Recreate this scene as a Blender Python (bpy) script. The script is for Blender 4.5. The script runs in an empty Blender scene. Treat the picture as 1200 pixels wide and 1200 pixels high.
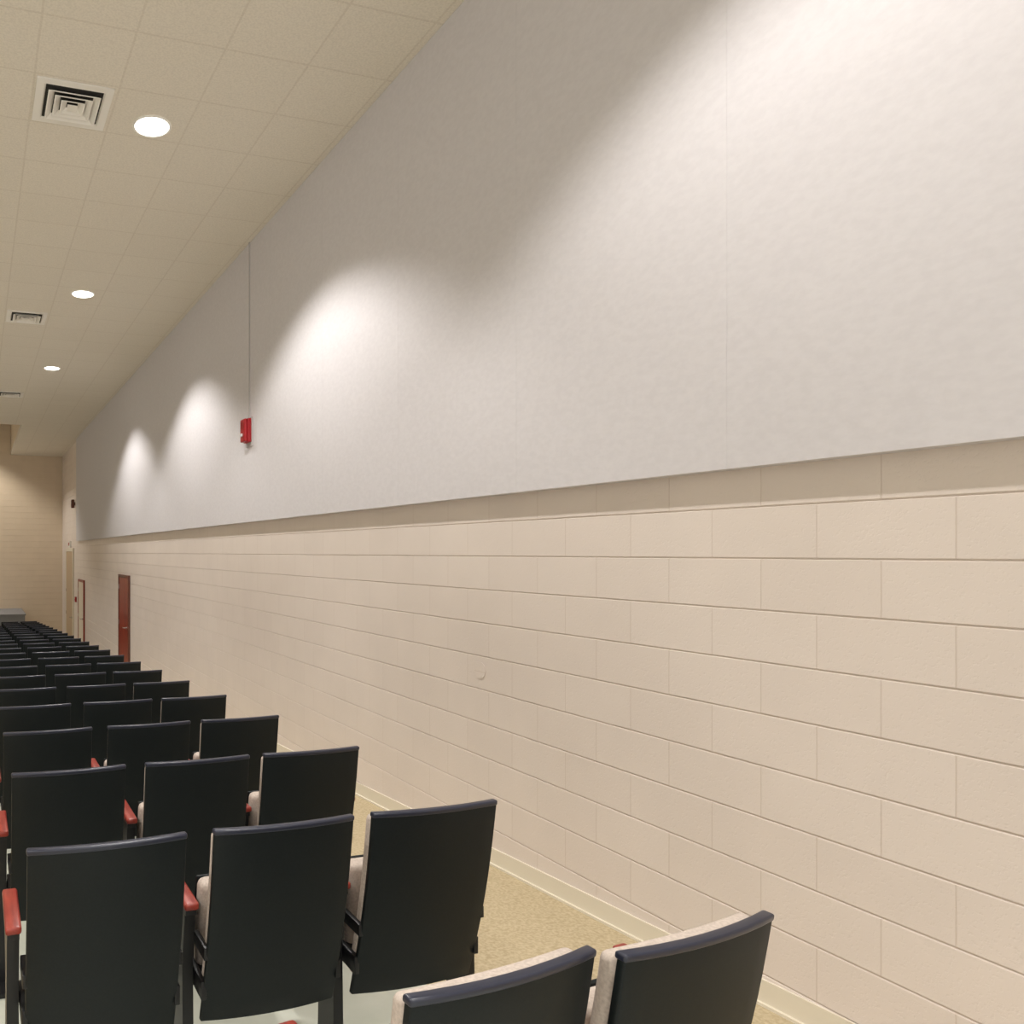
import bpy, bmesh, math, random
from mathutils import Vector, Matrix
S=bpy.context.scene
random.seed(3)
D=2.96; SL=0.058; EYE=1.64; CEIL=5.04; FAR=27.0; BACK=-4.0; LEFT=-12.0
def fz(t): return -SL*t
# ---------------------------------------------------------------- materials
def mat(name,col,rough=.6,metal=0,spec=.5):
    m=bpy.data.materials.new(name); m.use_nodes=True
    b=m.node_tree.nodes['Principled BSDF']
    b.inputs['Base Color'].default_value=(*col,1); b.inputs['Roughness'].default_value=rough
    b.inputs['Metallic'].default_value=metal; b.inputs['Specular IOR Level'].default_value=spec
    return m
def N(m,t,**k):
    n=m.node_tree.nodes.new(t)
    for a,v in k.items(): setattr(n,a,v)
    return n
def L(m,a,b): m.node_tree.links.new(a,b)
def noisy(m,c1,c2,scale,detail=6,bump=0.0,bscale=None,dist=.01,stretch=(1,1,1),lo=.35,hi=.65):
    b=m.node_tree.nodes['Principled BSDF']
    tc=N(m,'ShaderNodeTexCoord'); mp=N(m,'ShaderNodeMapping'); mp.inputs['Scale'].default_value=stretch
    L(m,tc.outputs['Object'],mp.inputs['Vector'])
    n=N(m,'ShaderNodeTexNoise'); n.inputs['Scale'].default_value=scale; n.inputs['Detail'].default_value=detail
    L(m,mp.outputs['Vector'],n.inputs['Vector'])
    r=N(m,'ShaderNodeValToRGB'); r.color_ramp.elements[0].color=(*c1,1); r.color_ramp.elements[1].color=(*c2,1)
    r.color_ramp.elements[0].position=lo; r.color_ramp.elements[1].position=hi
    L(m,n.outputs['Fac'],r.inputs['Fac']); L(m,r.outputs['Color'],b.inputs['Base Color'])
    if bump:
        n2=N(m,'ShaderNodeTexNoise'); n2.inputs['Scale'].default_value=bscale or scale; n2.inputs['Detail'].default_value=5
        L(m,mp.outputs['Vector'],n2.inputs['Vector'])
        bu=N(m,'ShaderNodeBump'); bu.inputs['Strength'].default_value=bump; bu.inputs['Distance'].default_value=dist
        L(m,n2.outputs['Fac'],bu.inputs['Height']); L(m,bu.outputs['Normal'],b.inputs['Normal'])
    return r
def block_mat(name,c1,c2,cm):
    m=mat(name,c1,.42,0,.4); b=m.node_tree.nodes['Principled BSDF']
    tc=N(m,'ShaderNodeTexCoord'); sx=N(m,'ShaderNodeSeparateXYZ'); L(m,tc.outputs['Object'],sx.inputs[0])
    ax=N(m,'ShaderNodeMath',operation='ADD'); L(m,sx.outputs['Y'],ax.inputs[0]); L(m,sx.outputs['X'],ax.inputs[1])
    cx=N(m,'ShaderNodeMath',operation='ADD'); L(m,ax.outputs[0],cx.inputs[0]); cx.inputs[1].default_value=-1.607-D+.4064*40
    cz=N(m,'ShaderNodeMath',operation='ADD'); L(m,sx.outputs['Z'],cz.inputs[0]); cz.inputs[1].default_value=-1.615+.2032*21
    cb=N(m,'ShaderNodeCombineXYZ'); L(m,cx.outputs[0],cb.inputs['X']); L(m,cz.outputs[0],cb.inputs['Y'])
    br=N(m,'ShaderNodeTexBrick'); br.offset=.5; br.squash=1
    for k,v in (('Scale',1),('Mortar Size',.003),('Mortar Smooth',.8),('Brick Width',.4064),('Row Height',.2032),('Bias',0)):
        br.inputs[k].default_value=v
    br.inputs['Color1'].default_value=(*c1,1); br.inputs['Color2'].default_value=(*c2,1); br.inputs['Mortar'].default_value=(*cm,1)
    L(m,cb.outputs[0],br.inputs['Vector'])
    n=N(m,'ShaderNodeTexNoise'); n.inputs['Scale'].default_value=2.2; n.inputs['Detail'].default_value=4; L(m,tc.outputs['Object'],n.inputs['Vector'])
    mr=N(m,'ShaderNodeMapRange'); mr.inputs[1].default_value=.3; mr.inputs[2].default_value=.7; mr.inputs[3].default_value=.95; mr.inputs[4].default_value=1; L(m,n.outputs['Fac'],mr.inputs[0])
    mx=N(m,'ShaderNodeMix',data_type='RGBA',blend_type='MULTIPLY'); mx.inputs[0].default_value=1
    L(m,br.outputs['Color'],mx.inputs[6]); L(m,mr.outputs[0],mx.inputs[7]); L(m,mx.outputs[2],b.inputs['Base Color'])
    p=N(m,'ShaderNodeTexNoise'); p.inputs['Scale'].default_value=90; p.inputs['Detail'].default_value=4; L(m,tc.outputs['Object'],p.inputs['Vector'])
    pr=N(m,'ShaderNodeMapRange'); pr.inputs[1].default_value=.28; pr.inputs[2].default_value=.46; L(m,p.outputs['Fac'],pr.inputs[0])
    b1=N(m,'ShaderNodeBump'); b1.inputs['Strength'].default_value=.22; b1.inputs['Distance'].default_value=.003; L(m,pr.outputs[0],b1.inputs['Height'])
    b2=N(m,'ShaderNodeBump',invert=True); b2.inputs['Strength'].default_value=.35; b2.inputs['Distance'].default_value=.003
    L(m,br.outputs['Fac'],b2.inputs['Height']); L(m,b1.outputs['Normal'],b2.inputs['Normal']); L(m,b2.outputs['Normal'],b.inputs['Normal'])
    return m
M_block=block_mat('painted_block',(.785,.702,.645),(.768,.684,.627),(.68,.585,.52))
M_blockfar=block_mat('painted_block_tan',(.72,.60,.46),(.71,.59,.45),(.66,.54,.41))
M_bay=mat('bay_plaster',(.70,.59,.45),.8)
M_fab=mat('acoustic_fabric',(.6,.6,.6),.95,0,.1)
noisy(M_fab,(.635,.612,.632),(.668,.645,.665),40,8,.09,95,.004,(1,.6,1))
M_fabedge=mat('raceway_grey',(.50,.48,.48),.6,0,.2)
def ceil_mat():
    m=mat('ceiling_tile',(.7,.66,.55),.85,0,.2); b=m.node_tree.nodes['Principled BSDF']
    tc=N(m,'ShaderNodeTexCoord'); mp=N(m,'ShaderNodeMapping'); mp.inputs['Location'].default_value=(-.401+.61*30,-5.425+.61*20,0)
    L(m,tc.outputs['Object'],mp.inputs[0])
    br=N(m,'ShaderNodeTexBrick'); br.offset=0
    for k,v in (('Scale',1),('Mortar Size',.009),('Mortar Smooth',.3),('Brick Width',.61),('Row Height',.61),('Bias',0)): br.inputs[k].default_value=v
    br.inputs['Color1'].default_value=(.80,.75,.665,1); br.inputs['Color2'].default_value=(.785,.735,.65,1); br.inputs['Mortar'].default_value=(.725,.67,.585,1)
    L(m,mp.outputs[0],br.inputs['Vector'])
    n=N(m,'ShaderNodeTexNoise'); n.inputs['Scale'].default_value=70; n.inputs['Detail'].default_value=6; L(m,tc.outputs['Object'],n.inputs['Vector'])
    mr=N(m,'ShaderNodeMapRange'); mr.inputs[1].default_value=.35; mr.inputs[2].default_value=.6; mr.inputs[3].default_value=.90; mr.inputs[4].default_value=1
    L(m,n.outputs['Fac'],mr.inputs[0])
    mx=N(m,'ShaderNodeMix',data_type='RGBA',blend_type='MULTIPLY'); mx.inputs[0].default_value=1
    L(m,br.outputs['Color'],mx.inputs[6]); L(m,mr.outputs[0],mx.inputs[7]); L(m,mx.outputs[2],b.inputs['Base Color'])
    bu=N(m,'ShaderNodeBump'); bu.inputs['Strength'].default_value=.12; bu.inputs['Distance'].default_value=.004
    L(m,br.outputs['Fac'],bu.inputs['Height']); L(m,bu.outputs['Normal'],b.inputs['Normal'])
    return m
M_ceil=ceil_mat()
M_carpet=mat('carpet',(.4,.33,.2),1,0,.1); noisy(M_carpet,(.42,.34,.215),(.54,.45,.30),70,8,.35,160,.005)
M_conc=mat('sealed_floor',(.45,.47,.42),.35); noisy(M_conc,(.52,.54,.46),(.60,.61,.53),4)
M_base=mat('baseboard_vinyl',(.76,.70,.58),.45)
M_shell=mat('chair_shell',(.012,.016,.019),.5,0,.25); noisy(M_shell,(.0038,.0065,.0072),(.006,.0092,.010),180,4,.12,350,.001)
M_lip=mat('chair_lip_sheen',(.016,.019,.036),.32,0,.55)  # bluish highlight along the back's top edge painted into the lip colour
M_cush=mat('cushion_fabric',(.6,.54,.48),.95,0,.1); noisy(M_cush,(.46,.39,.34),(.58,.50,.44),120,5,.4,260,.002)
M_wood=mat('arm_wood',(.28,.05,.03),.35); noisy(M_wood,(.20,.020,.013),(.31,.045,.028),12,6,stretch=(6,.8,6))
M_metal=mat('black_metal',(.008,.008,.009),.4,.2)
M_white=mat('white_enamel',(.86,.84,.80),.4)
M_ductshade=mat('painted_duct_shade',(.03,.028,.026),.8)  # near-black colour paints the shade inside the vents
M_red=mat('alarm_red',(.36,.008,.014),.35)
M_lens=mat('strobe_lens',(.75,.75,.78),.12)
M_grey=mat('stage_grey',(.20,.20,.21),.6)
M_door=mat('door_wood',(.30,.035,.015),.35); noisy(M_door,(.19,.018,.008),(.30,.036,.014),5,6,stretch=(4,4,.4))
M_frame=mat('door_frame_brown',(.12,.035,.02),.4)
M_steel=mat('steel',(.6,.6,.6),.25,1)
M_glow=bpy.data.materials.new('lamp_glow'); M_glow.use_nodes=True
_b=M_glow.node_tree.nodes['Principled BSDF']; _b.inputs['Emission Color'].default_value=(1,.97,.9,1); _b.inputs['Emission Strength'].default_value=6
# ---------------------------------------------------------------- mesh helpers
def new_obj(name,bm,mats,loc=(0,0,0),smooth=False,parent=None):
    me=bpy.data.meshes.new(name); bmesh.ops.recalc_face_normals(bm,faces=bm.faces[:]); bm.to_mesh(me); bm.free()
    for m in mats: me.materials.append(m)
    if smooth:
        for p in me.polygons: p.use_smooth=True
        me.set_sharp_from_angle(angle=math.radians(38))
    o=bpy.data.objects.new(name,me); S.collection.objects.link(o); o.location=loc
    if parent: o.parent=parent
    return o
def box(bm,x0,x1,y0,y1,z0,z1,mi=0,bev=0,seg=2,fn=None):
    vs=[bm.verts.new((x,y,z)) for z in (z0,z1) for y in (y0,y1) for x in (x0,x1)]
    fs=[bm.faces.new([vs[i] for i in q]) for q in ((0,1,3,2),(4,6,7,5),(0,4,5,1),(2,3,7,6),(0,2,6,4),(1,5,7,3))]
    for f in fs: f.material_index=mi
    if fn:
        for v in vs: v.co=fn(v.co)
    if bev:
        es=list({e for f in fs for e in f.edges})
        r=bmesh.ops.bevel(bm,geom=es,offset=bev,segments=seg,affect='EDGES',profile=.5)
        for f in r['faces']: f.material_index=mi
    return vs
def prism(bm,pts,a0,a1,axis='y',mi=0):
    def P(p,a): return {'y':(p[0],a,p[1]),'x':(a,p[0],p[1]),'z':(p[0],p[1],a)}[axis]
    A=[bm.verts.new(P(p,a0)) for p in pts]; B=[bm.verts.new(P(p,a1)) for p in pts]
    n=len(pts); fs=[bm.faces.new(A),bm.faces.new(B)]
    for i in range(n): fs.append(bm.faces.new((A[i],A[(i+1)%n],B[(i+1)%n],B[i])))
    for f in fs: f.material_index=mi
    return fs
def cyl(bm,c,r0,r1,h,axis='z',mi=0,seg=32,cap=True):
    mtx={'z':Matrix(),'x':Matrix.Rotation(math.pi/2,4,'Y'),'y':Matrix.Rotation(math.pi/2,4,'X')}[axis]
    r=bmesh.ops.create_cone(bm,segments=seg,radius1=r0,radius2=r1,depth=h,cap_ends=cap,matrix=Matrix.Translation(c)@mtx)
    for f in {f for v in r['verts'] for f in v.link_faces}: f.material_index=mi
def empty(name,loc=(0,0,0)):
    o=bpy.data.objects.new(name,None); S.collection.objects.link(o); o.location=loc; o.empty_display_size=.1; return o
# ---------------------------------------------------------------- room shell
bm=bmesh.new()
def strip(x0,x1,mi,t0=BACK,t1=FAR):
    prism(bm,[(t0,fz(t0)-.15),(t1,fz(t1)-.15),(t1,fz(t1)),(t0,fz(t0))],x0,x1,'x',mi)
strip(1.80,D,0); strip(-.02,1.80,1); strip(-1.5,-.02,0); strip(-9.9,-1.5,1); strip(LEFT,-9.9,0)
floor=new_obj('floor',bm,[M_carpet,M_conc])
def groove_wall(name,z_lo,z_hi,a0,a1,mapf,m,thick=.2):
    prof=[]; z=1.615
    while z-.2032>z_lo: z-=.2032
    prof.append((0,z_lo))
    while z<z_hi:
        g=.005
        if z-g>z_lo+.01 and z+g<z_hi:
            prof+= [(0,z-g),(.0045,z-.0022),(.0045,z+.0022),(0,z+g)]
        z+=.2032
    prof.append((0,z_hi)); 
    bm=bmesh.new()
    A=[bm.verts.new(mapf(d,a0,z)) for d,z in prof]; B=[bm.verts.new(mapf(d,a1,z)) for d,z in prof]
    for i in range(len(prof)-1): bm.faces.new((A[i],A[i+1],B[i+1],B[i]))
    c=[bm.verts.new(mapf(thick,a,z)) for a,z in ((a0,z_lo),(a0,z_hi),(a1,z_hi),(a1,z_lo))]
    bm.faces.new(c); bm.faces.new(A+[c[1],c[0]]); bm.faces.new(B+[c[2],c[3]])
    bm.faces.new((A[0],B[0],c[3],c[0])); bm.faces.new((A[-1],B[-1],c[2],c[1]))
    return new_obj(name,bm,[m])
groove_wall('wall_right',-1.8,6.8,BACK,FAR,lambda d,a,z:(D+d,a,z),M_block)
groove_wall('wall_far',-1.8,6.8,LEFT,D,lambda d,a,z:(a,FAR+d,z),M_blockfar)
groove_wall('wall_left',-1.8,6.8,BACK,FAR,lambda d,a,z:(LEFT-d,a,z),M_block)
bm=bmesh.new()
box(bm,LEFT,D,BACK,20.55,CEIL,CEIL+.12,0)
box(bm,1.17,D,20.55,FAR,CEIL,CEIL+.12,0)
box(bm,LEFT,1.17,20.43,20.55,CEIL+.12,6.7,1)
box(bm,1.17,1.29,20.55,FAR,CEIL+.12,6.7,1)
box(bm,LEFT,1.29,20.43,FAR,6.7,6.82,0)
new_obj('ceiling',bm,[M_ceil,M_bay])
bm=bmesh.new()
prism(bm,[(BACK,fz(BACK)),(FAR,fz(FAR)),(FAR,fz(FAR)+.10),(BACK,fz(BACK)+.10)],D-.010,D,'x')
prism(bm,[(BACK,fz(BACK)),(FAR,fz(FAR)),(FAR,fz(FAR)+.012),(BACK,fz(BACK)+.012)],D-.022,D-.010,'x')
new_obj('baseboard_right',bm,[M_base])
bm=bmesh.new(); P0=D-.070; zb=1.972
t=2.30-1.22*5
while t<22.6:
    a=max(t,BACK+.01); b=min(t+1.22,22.65)
    box(bm,P0,D-.001,a+.0002,b-.0002,zb,CEIL-.002,0,.0010,1)
    t+=1.22
new_obj('acoustic_wall_panel',bm,[M_fab])
# ---------------------------------------------------------------- doors on right wall
def door(name,y0,y1,top,leafm,framem,fw=.05,knob=True,depth=.045):
    e=empty(name,(D,(y0+y1)/2,fz((y0+y1)/2)))
    zt=top-e.location.z; h=(y1-y0)/2
    bm=bmesh.new()
    box(bm,-depth,-.001,-h,-h+fw,SL*h,zt,0,.006); box(bm,-depth,-.001,h-fw,h,SL*h,zt,0,.006)
    box(bm,-depth,-.001,-h+fw,h-fw,zt-fw,zt,0,.006)
    new_obj('frame',bm,[framem],parent=e)
    bm=bmesh.new(); box(bm,-depth+.012,-.002,-h+fw+.003,h-fw-.003,.04,zt-fw-.003,0,.003)
    new_obj('leaf',bm,[leafm],parent=e)
    if knob:
        bm=bmesh.new(); cyl(bm,(-depth,-h+fw+.10,1.0),.028,.028,.02,'x'); cyl(bm,(-depth-.03,-h+fw+.10,1.0),.011,.011,.05,'x')
        box(bm,-depth-.065,-depth-.045,-h+fw+.09,-h+fw+.22,.99,1.01,0,.006)
        new_obj('lever_handle',bm,[M_steel],smooth=True,parent=e)
        bm=bmesh.new()
        for z in (.25,1.0,1.75): box(bm,-depth-.002,-depth+.02,h-fw-.012,h-fw+.004,z,z+.1,0,.003)
        new_obj('hinges',bm,[M_steel],parent=e)
    return e
door('door_1',14.75,15.85,EYE-.47,M_door,M_frame)
M_crd=mat('door_cream',(.74,.66,.54),.5)
door('door_2',21.25,22.45,EYE-.80,M_crd,M_door,.07)
M_tan=mat('door_tan',(.50,.37,.24),.5)
door('door_3',23.7,25.6,EYE+.12,M_tan,M_base,.10)
e=empty('exit_sign',(D,24.6,EYE+.26)); bm=bmesh.new(); box(bm,-.06,-.001,-.18,.18,-.1,.1,0,.008); new_obj('housing',bm,[M_white],parent=e)
bm=bmesh.new()
for i in range(4): box(bm,-.064,-.060,-.13+i*.07,-.09+i*.07,-.05,.05,0,.003)
new_obj('letters',bm,[M_red],parent=e)
e=empty('wall_speaker',(D,23.45,EYE+1.5)); bm=bmesh.new(); box(bm,-.12,-.03,-.08,.08,-.13,.13,0,.015); box(bm,-.03,-.001,-.03,.03,-.05,.05,0)
cyl(bm,(-.122,0,-.04),.055,.048,.01,'x',0); cyl(bm,(-.122,0,.07),.022,.02,.01,'x',0); new_obj('cabinet',bm,[M_frame],smooth=True,parent=e)
e=empty('fire_pull_station',(D,23.1,EYE-1.45)); bm=bmesh.new(); box(bm,-.05,-.001,-.06,.06,-.08,.08,0,.008); box(bm,-.065,-.05,-.04,.04,-.02,.0,0,.004); new_obj('body',bm,[M_red],parent=e)
# ---------------------------------------------------------------- fire alarm
e=empty('fire_alarm_strobe',(P0,7.75,EYE+1.33))
bm=bmesh.new(); box(bm,-.05,-.0005,-.075,.075,-.13,.13,0,.008,3); box(bm,-.090,-.05,-.07,.07,-.125,.125,0,.012,3)
for k in range(6): box(bm,-.094,-.089,-.05,.05,.02+k*.014,.027+k*.014,0,.001,1)
new_obj('housing',bm,[M_red],smooth=True,parent=e)
bm=bmesh.new(); box(bm,-.108,-.090,-.025,.025,-.07,-.035,0,.008,3); new_obj('strobe_lens',bm,[M_lens],smooth=True,parent=e)
bm=bmesh.new(); box(bm,-.012,-.0,-.105,.085,-.175,.145,0,.003); new_obj('back_plate',bm,[M_fabedge],parent=e)
bm=bmesh.new(); box(bm,-.012,-.0,-.009,.009,.145,CEIL-EYE-1.33,0,.003); new_obj('raceway',bm,[M_fabedge],parent=e)
bm=bmesh.new(); cyl(bm,(0,0,0),.050,.048,.005,'x',0,40); cyl(bm,(-.0035,0,0),.006,.005,.003,'x',0,12)
o=new_obj('wall_cover_plate',bm,[M_block],(D-.0025,3.92,EYE-.72),smooth=True)
# ---------------------------------------------------------------- stage
bm=bmesh.new(); box(bm,LEFT+.01,1.5,24.5,FAR-.001,fz(24.5)+.0,-.38,0); box(bm,LEFT+.01,1.53,24.46,FAR-.001,-.38,-.33,1,.008)
for v in bm.verts:
    if v.co.z<-1.3: v.co.z=fz(v.co.y)+.001
new_obj('stage',bm,[M_grey,M_grey])
# ---------------------------------------------------------------- ceiling downlights
def downlight(x,y,power,z=CEIL,cone=116,col=(1,.970,.935)):
    e=empty('recessed_downlight',(x,y,z))
    bm=bmesh.new(); n=48
    for (ra,za,rb,zb_) in ((.156,-.001,.154,-.007),(.154,-.007,.140,-.009),(.140,-.009,.134,-.002)):
        A=[bm.verts.new((ra*math.cos(2*math.pi*i/n),ra*math.sin(2*math.pi*i/n),za)) for i in range(n)]
        B=[bm.verts.new((rb*math.cos(2*math.pi*i/n),rb*math.sin(2*math.pi*i/n),zb_)) for i in range(n)]
        for i in range(n): bm.faces.new((A[i],A[(i+1)%n],B[(i+1)%n],B[i]))
    bmesh.ops.remove_doubles(bm,verts=bm.verts[:],dist=1e-5)
    new_obj('trim_ring',bm,[M_white],smooth=True,parent=e)
    bm=bmesh.new(); cyl(bm,(0,0,-.003),.136,.136,.003,'z',0,48); new_obj('lens',bm,[M_glow],parent=e)
    ld=bpy.data.lights.new('lamp','SPOT'); ld.energy=power; ld.spot_size=math.radians(cone); ld.spot_blend=.38; ld.shadow_soft_size=.07
    ld.color=col; lo=bpy.data.objects.new('lamp',ld); S.collection.objects.link(lo); lo.parent=e; lo.location=(0,0,-.02)
    return e
PW=465
for x,ts in ((1.35,(-2.25,1.8,5.85,9.9,14.05)),(-2.7,(-2.2,1.8,5.85,9.9,14.05,18.1)),(-7.2,(-2.2,1.8,5.85,9.9,14.05,18.1))):  # both left rows are unseen, added to raise the ambient light
    for y in ts: downlight(x,y,PW*(.8 if (x>0 and y<3) else 1.03))
for x in (-.9,-5.5): downlight(x,25.0,PW*2.2,6.7,110,(1,.95,.86))
# ---------------------------------------------------------------- air diffusers
def diffuser(x,y):
    e=empty('ceiling_air_vent',(x,y,CEIL)); e.scale=(.94,.94,1)
    def ring(bm,ro,zo,ri,zi,mi=0):
        A=[bm.verts.new((sx*ro,sy*ro,zo)) for sx,sy in ((-1,-1),(1,-1),(1,1),(-1,1))]
        B=[bm.verts.new((sx*ri,sy*ri,zi)) for sx,sy in ((-1,-1),(1,-1),(1,1),(-1,1))]
        for i in range(4): bm.faces.new((A[i],A[(i+1)%4],B[(i+1)%4],B[i])).material_index=mi
    bm=bmesh.new()
    ring(bm,.298,-.001,.298,-.010); ring(bm,.298,-.010,.236,-.012); ring(bm,.236,-.012,.222,-.002)
    for ro in (.205,.150,.095):
        ring(bm,ro,-.034,ro-.048,-.004); ring(bm,ro,-.034,ro-.010,-.036); ring(bm,ro-.010,-.036,ro-.052,-.006)
    box(bm,-.040,.040,-.040,.040,-.034,-.028,0)
    new_obj('louvers',bm,[M_white],parent=e)
    bm=bmesh.new(); box(bm,-.232,.232,-.232,.232,-.004,-.001,0); new_obj('duct_shade_plate',bm,[M_ductshade],parent=e)  # dark plate under the solid ceiling, painted shade instead of an open duct
for x in (.70,-3.5,-7.8):
    for y in (.35,5.73,11.1,16.6): diffuser(x,y)
# ---------------------------------------------------------------- auditorium chair
def lean(z):
    u=(.93-z)/.66
    return .15*u-.018*math.sin(math.pi*min(max(u,0),1))
def slab(bm,w,z0,z1,yoff0,yoff1,bow,mi,nx=8,nz=10,bev=.01,topcrown=0,seg=3,bulge=0):
    def P(i,k,s):
        x=-w/2+w*i/nx; v=k/nz; z=z0+(z1-z0)*v; q=(x/(w/2))**2
        z+=topcrown*(1-q)*v
        y=lean(z)+(yoff0 if s==0 else yoff1)+bow*q
        if s==1 and bulge: y+=bulge*(1-q)*math.sin(math.pi*min(1,.15+.7*v))
        return bm.verts.new((x,y,z))
    V=[[[P(i,k,s) for s in (0,1)] for k in range(nz+1)] for i in range(nx+1)]
    fs=[]
    for s in (0,1):
        for i in range(nx):
            for k in range(nz): fs.append(bm.faces.new((V[i][k][s],V[i+1][k][s],V[i+1][k+1][s],V[i][k+1][s])))
    for i in range(nx):
        for k in (0,nz): fs.append(bm.faces.new((V[i][k][0],V[i+1][k][0],V[i+1][k][1],V[i][k][1])))
    for k in range(nz):
        for i in (0,nx): fs.append(bm.faces.new((V[i][k][0],V[i][k+1][0],V[i][k+1][1],V[i][k][1])))
    bmesh.ops.recalc_face_normals(bm,faces=fs)
    for f in fs: f.material_index=mi
    es=[e for e in {e for f in fs for e in f.edges} if e.is_manifold and e.calc_face_angle(0)>math.radians(60)]
    r=bmesh.ops.bevel(bm,geom=es,offset=bev,segments=seg,affect='EDGES',profile=.5)
    for f in r['faces']: f.material_index=mi
def standard(bm,x):
    box(bm,x-.03,x+.03,.10,.44,0,.02,2,0,fn=lambda c:Vector((c.x,c.y,c.z-SL*c.y+.0005)))
    prism(bm,[(.20,.0),(.33,.0),(.31,.45),(.40,.615),(.18,.615),(.21,.45)],x-.018,x+.018,'x',2)
    box(bm,x-.024,x+.024,.155,.43,.632,.656,3,.008,3)
    box(bm,x-.018,x+.018,.17,.40,.612,.632,2)
def chair_mesh(right):
    bm=bmesh.new(); BW=.020
    slab(bm,.462,.27,.925,0,.020,BW,0,bev=.005)
    slab(bm,.466,.914,.932,-.002,.025,BW,1,nz=2,bev=.006)
    slab(bm,.450,.33,.912,.021,.068,BW,4,bev=.018,seg=4,topcrown=.004,bulge=.012)
    def sf(c): return Vector((c.x,c.y-(c.z-.40)*.16,c.z))
    box(bm,-.215,.215,.245,.325,.36,.69,4,.025,4,fn=sf)
    box(bm,-.212,.212,.325,.342,.35,.685,0,.008,2,fn=sf)
    box(bm,-.243,.243,.245,.275,.375,.405,2,.006)
    for s in (-1,1):
        a,b=sorted((s*.240,s*.222))
        box(bm,a,b,.13,.30,.36,.42,2,.003); box(bm,a,b,.10,.22,.50,.54,2,.003)
    standard(bm,-.262)
    if right: standard(bm,.262)
    bmesh.ops.recalc_face_normals(bm,faces=bm.faces[:])
    me=bpy.data.meshes.new('auditorium_chair_end' if right else 'auditorium_chair_mid'); bm.to_mesh(me); bm.free()
    for m in (M_shell,M_lip,M_metal,M_wood,M_cush): me.materials.append(m)
    for p in me.polygons: p.use_smooth=True
    me.set_sharp_from_angle(angle=math.radians(35))
    return me
ME_mid=chair_mesh(False); ME_end=chair_mesh(True)
def chair(x,t,end,rot=0,sz=1):
    o=bpy.data.objects.new('auditorium_chair',ME_end if end else ME_mid); S.collection.objects.link(o)
    o.location=(x,t,fz(t)); o.rotation_euler=(0,0,rot); o.scale=(1,1,sz)
chair(1.472,1.20,True,math.radians(6),.975); chair(.988,1.20,False,math.radians(6),.966)
for i in range(22):
    t=2.115+.942*i
    for k,x in enumerate((1.447,.916,.368)): chair(x,t,k==0)
    for k in range(4): chair(-1.85-.53*k,t,k==0)
# ---------------------------------------------------------------- world
w=bpy.data.worlds.new('World'); S.world=w; w.use_nodes=True
w.node_tree.nodes['Background'].inputs['Color'].default_value=(1,.965,.925,1); w.node_tree.nodes['Background'].inputs['Strength'].default_value=1.42
# ---------------------------------------------------------------- camera
cd=bpy.data.cameras.new('camera'); cam=bpy.data.objects.new('camera',cd); S.collection.objects.link(cam)
F=880; CX=224; CY=647
cd.sensor_width=36; cd.lens=36*F/1200; cd.shift_x=(600-CX)/1200; cd.shift_y=(CY-600)/1200; cd.clip_start=.05; cd.clip_end=200
cam.location=(0,0,EYE); cam.rotation_euler=(math.pi/2,0,-math.atan(252/880))
S.camera=cam
S.view_settings.view_transform='Standard'; S.view_settings.look='None'; S.view_settings.exposure=0
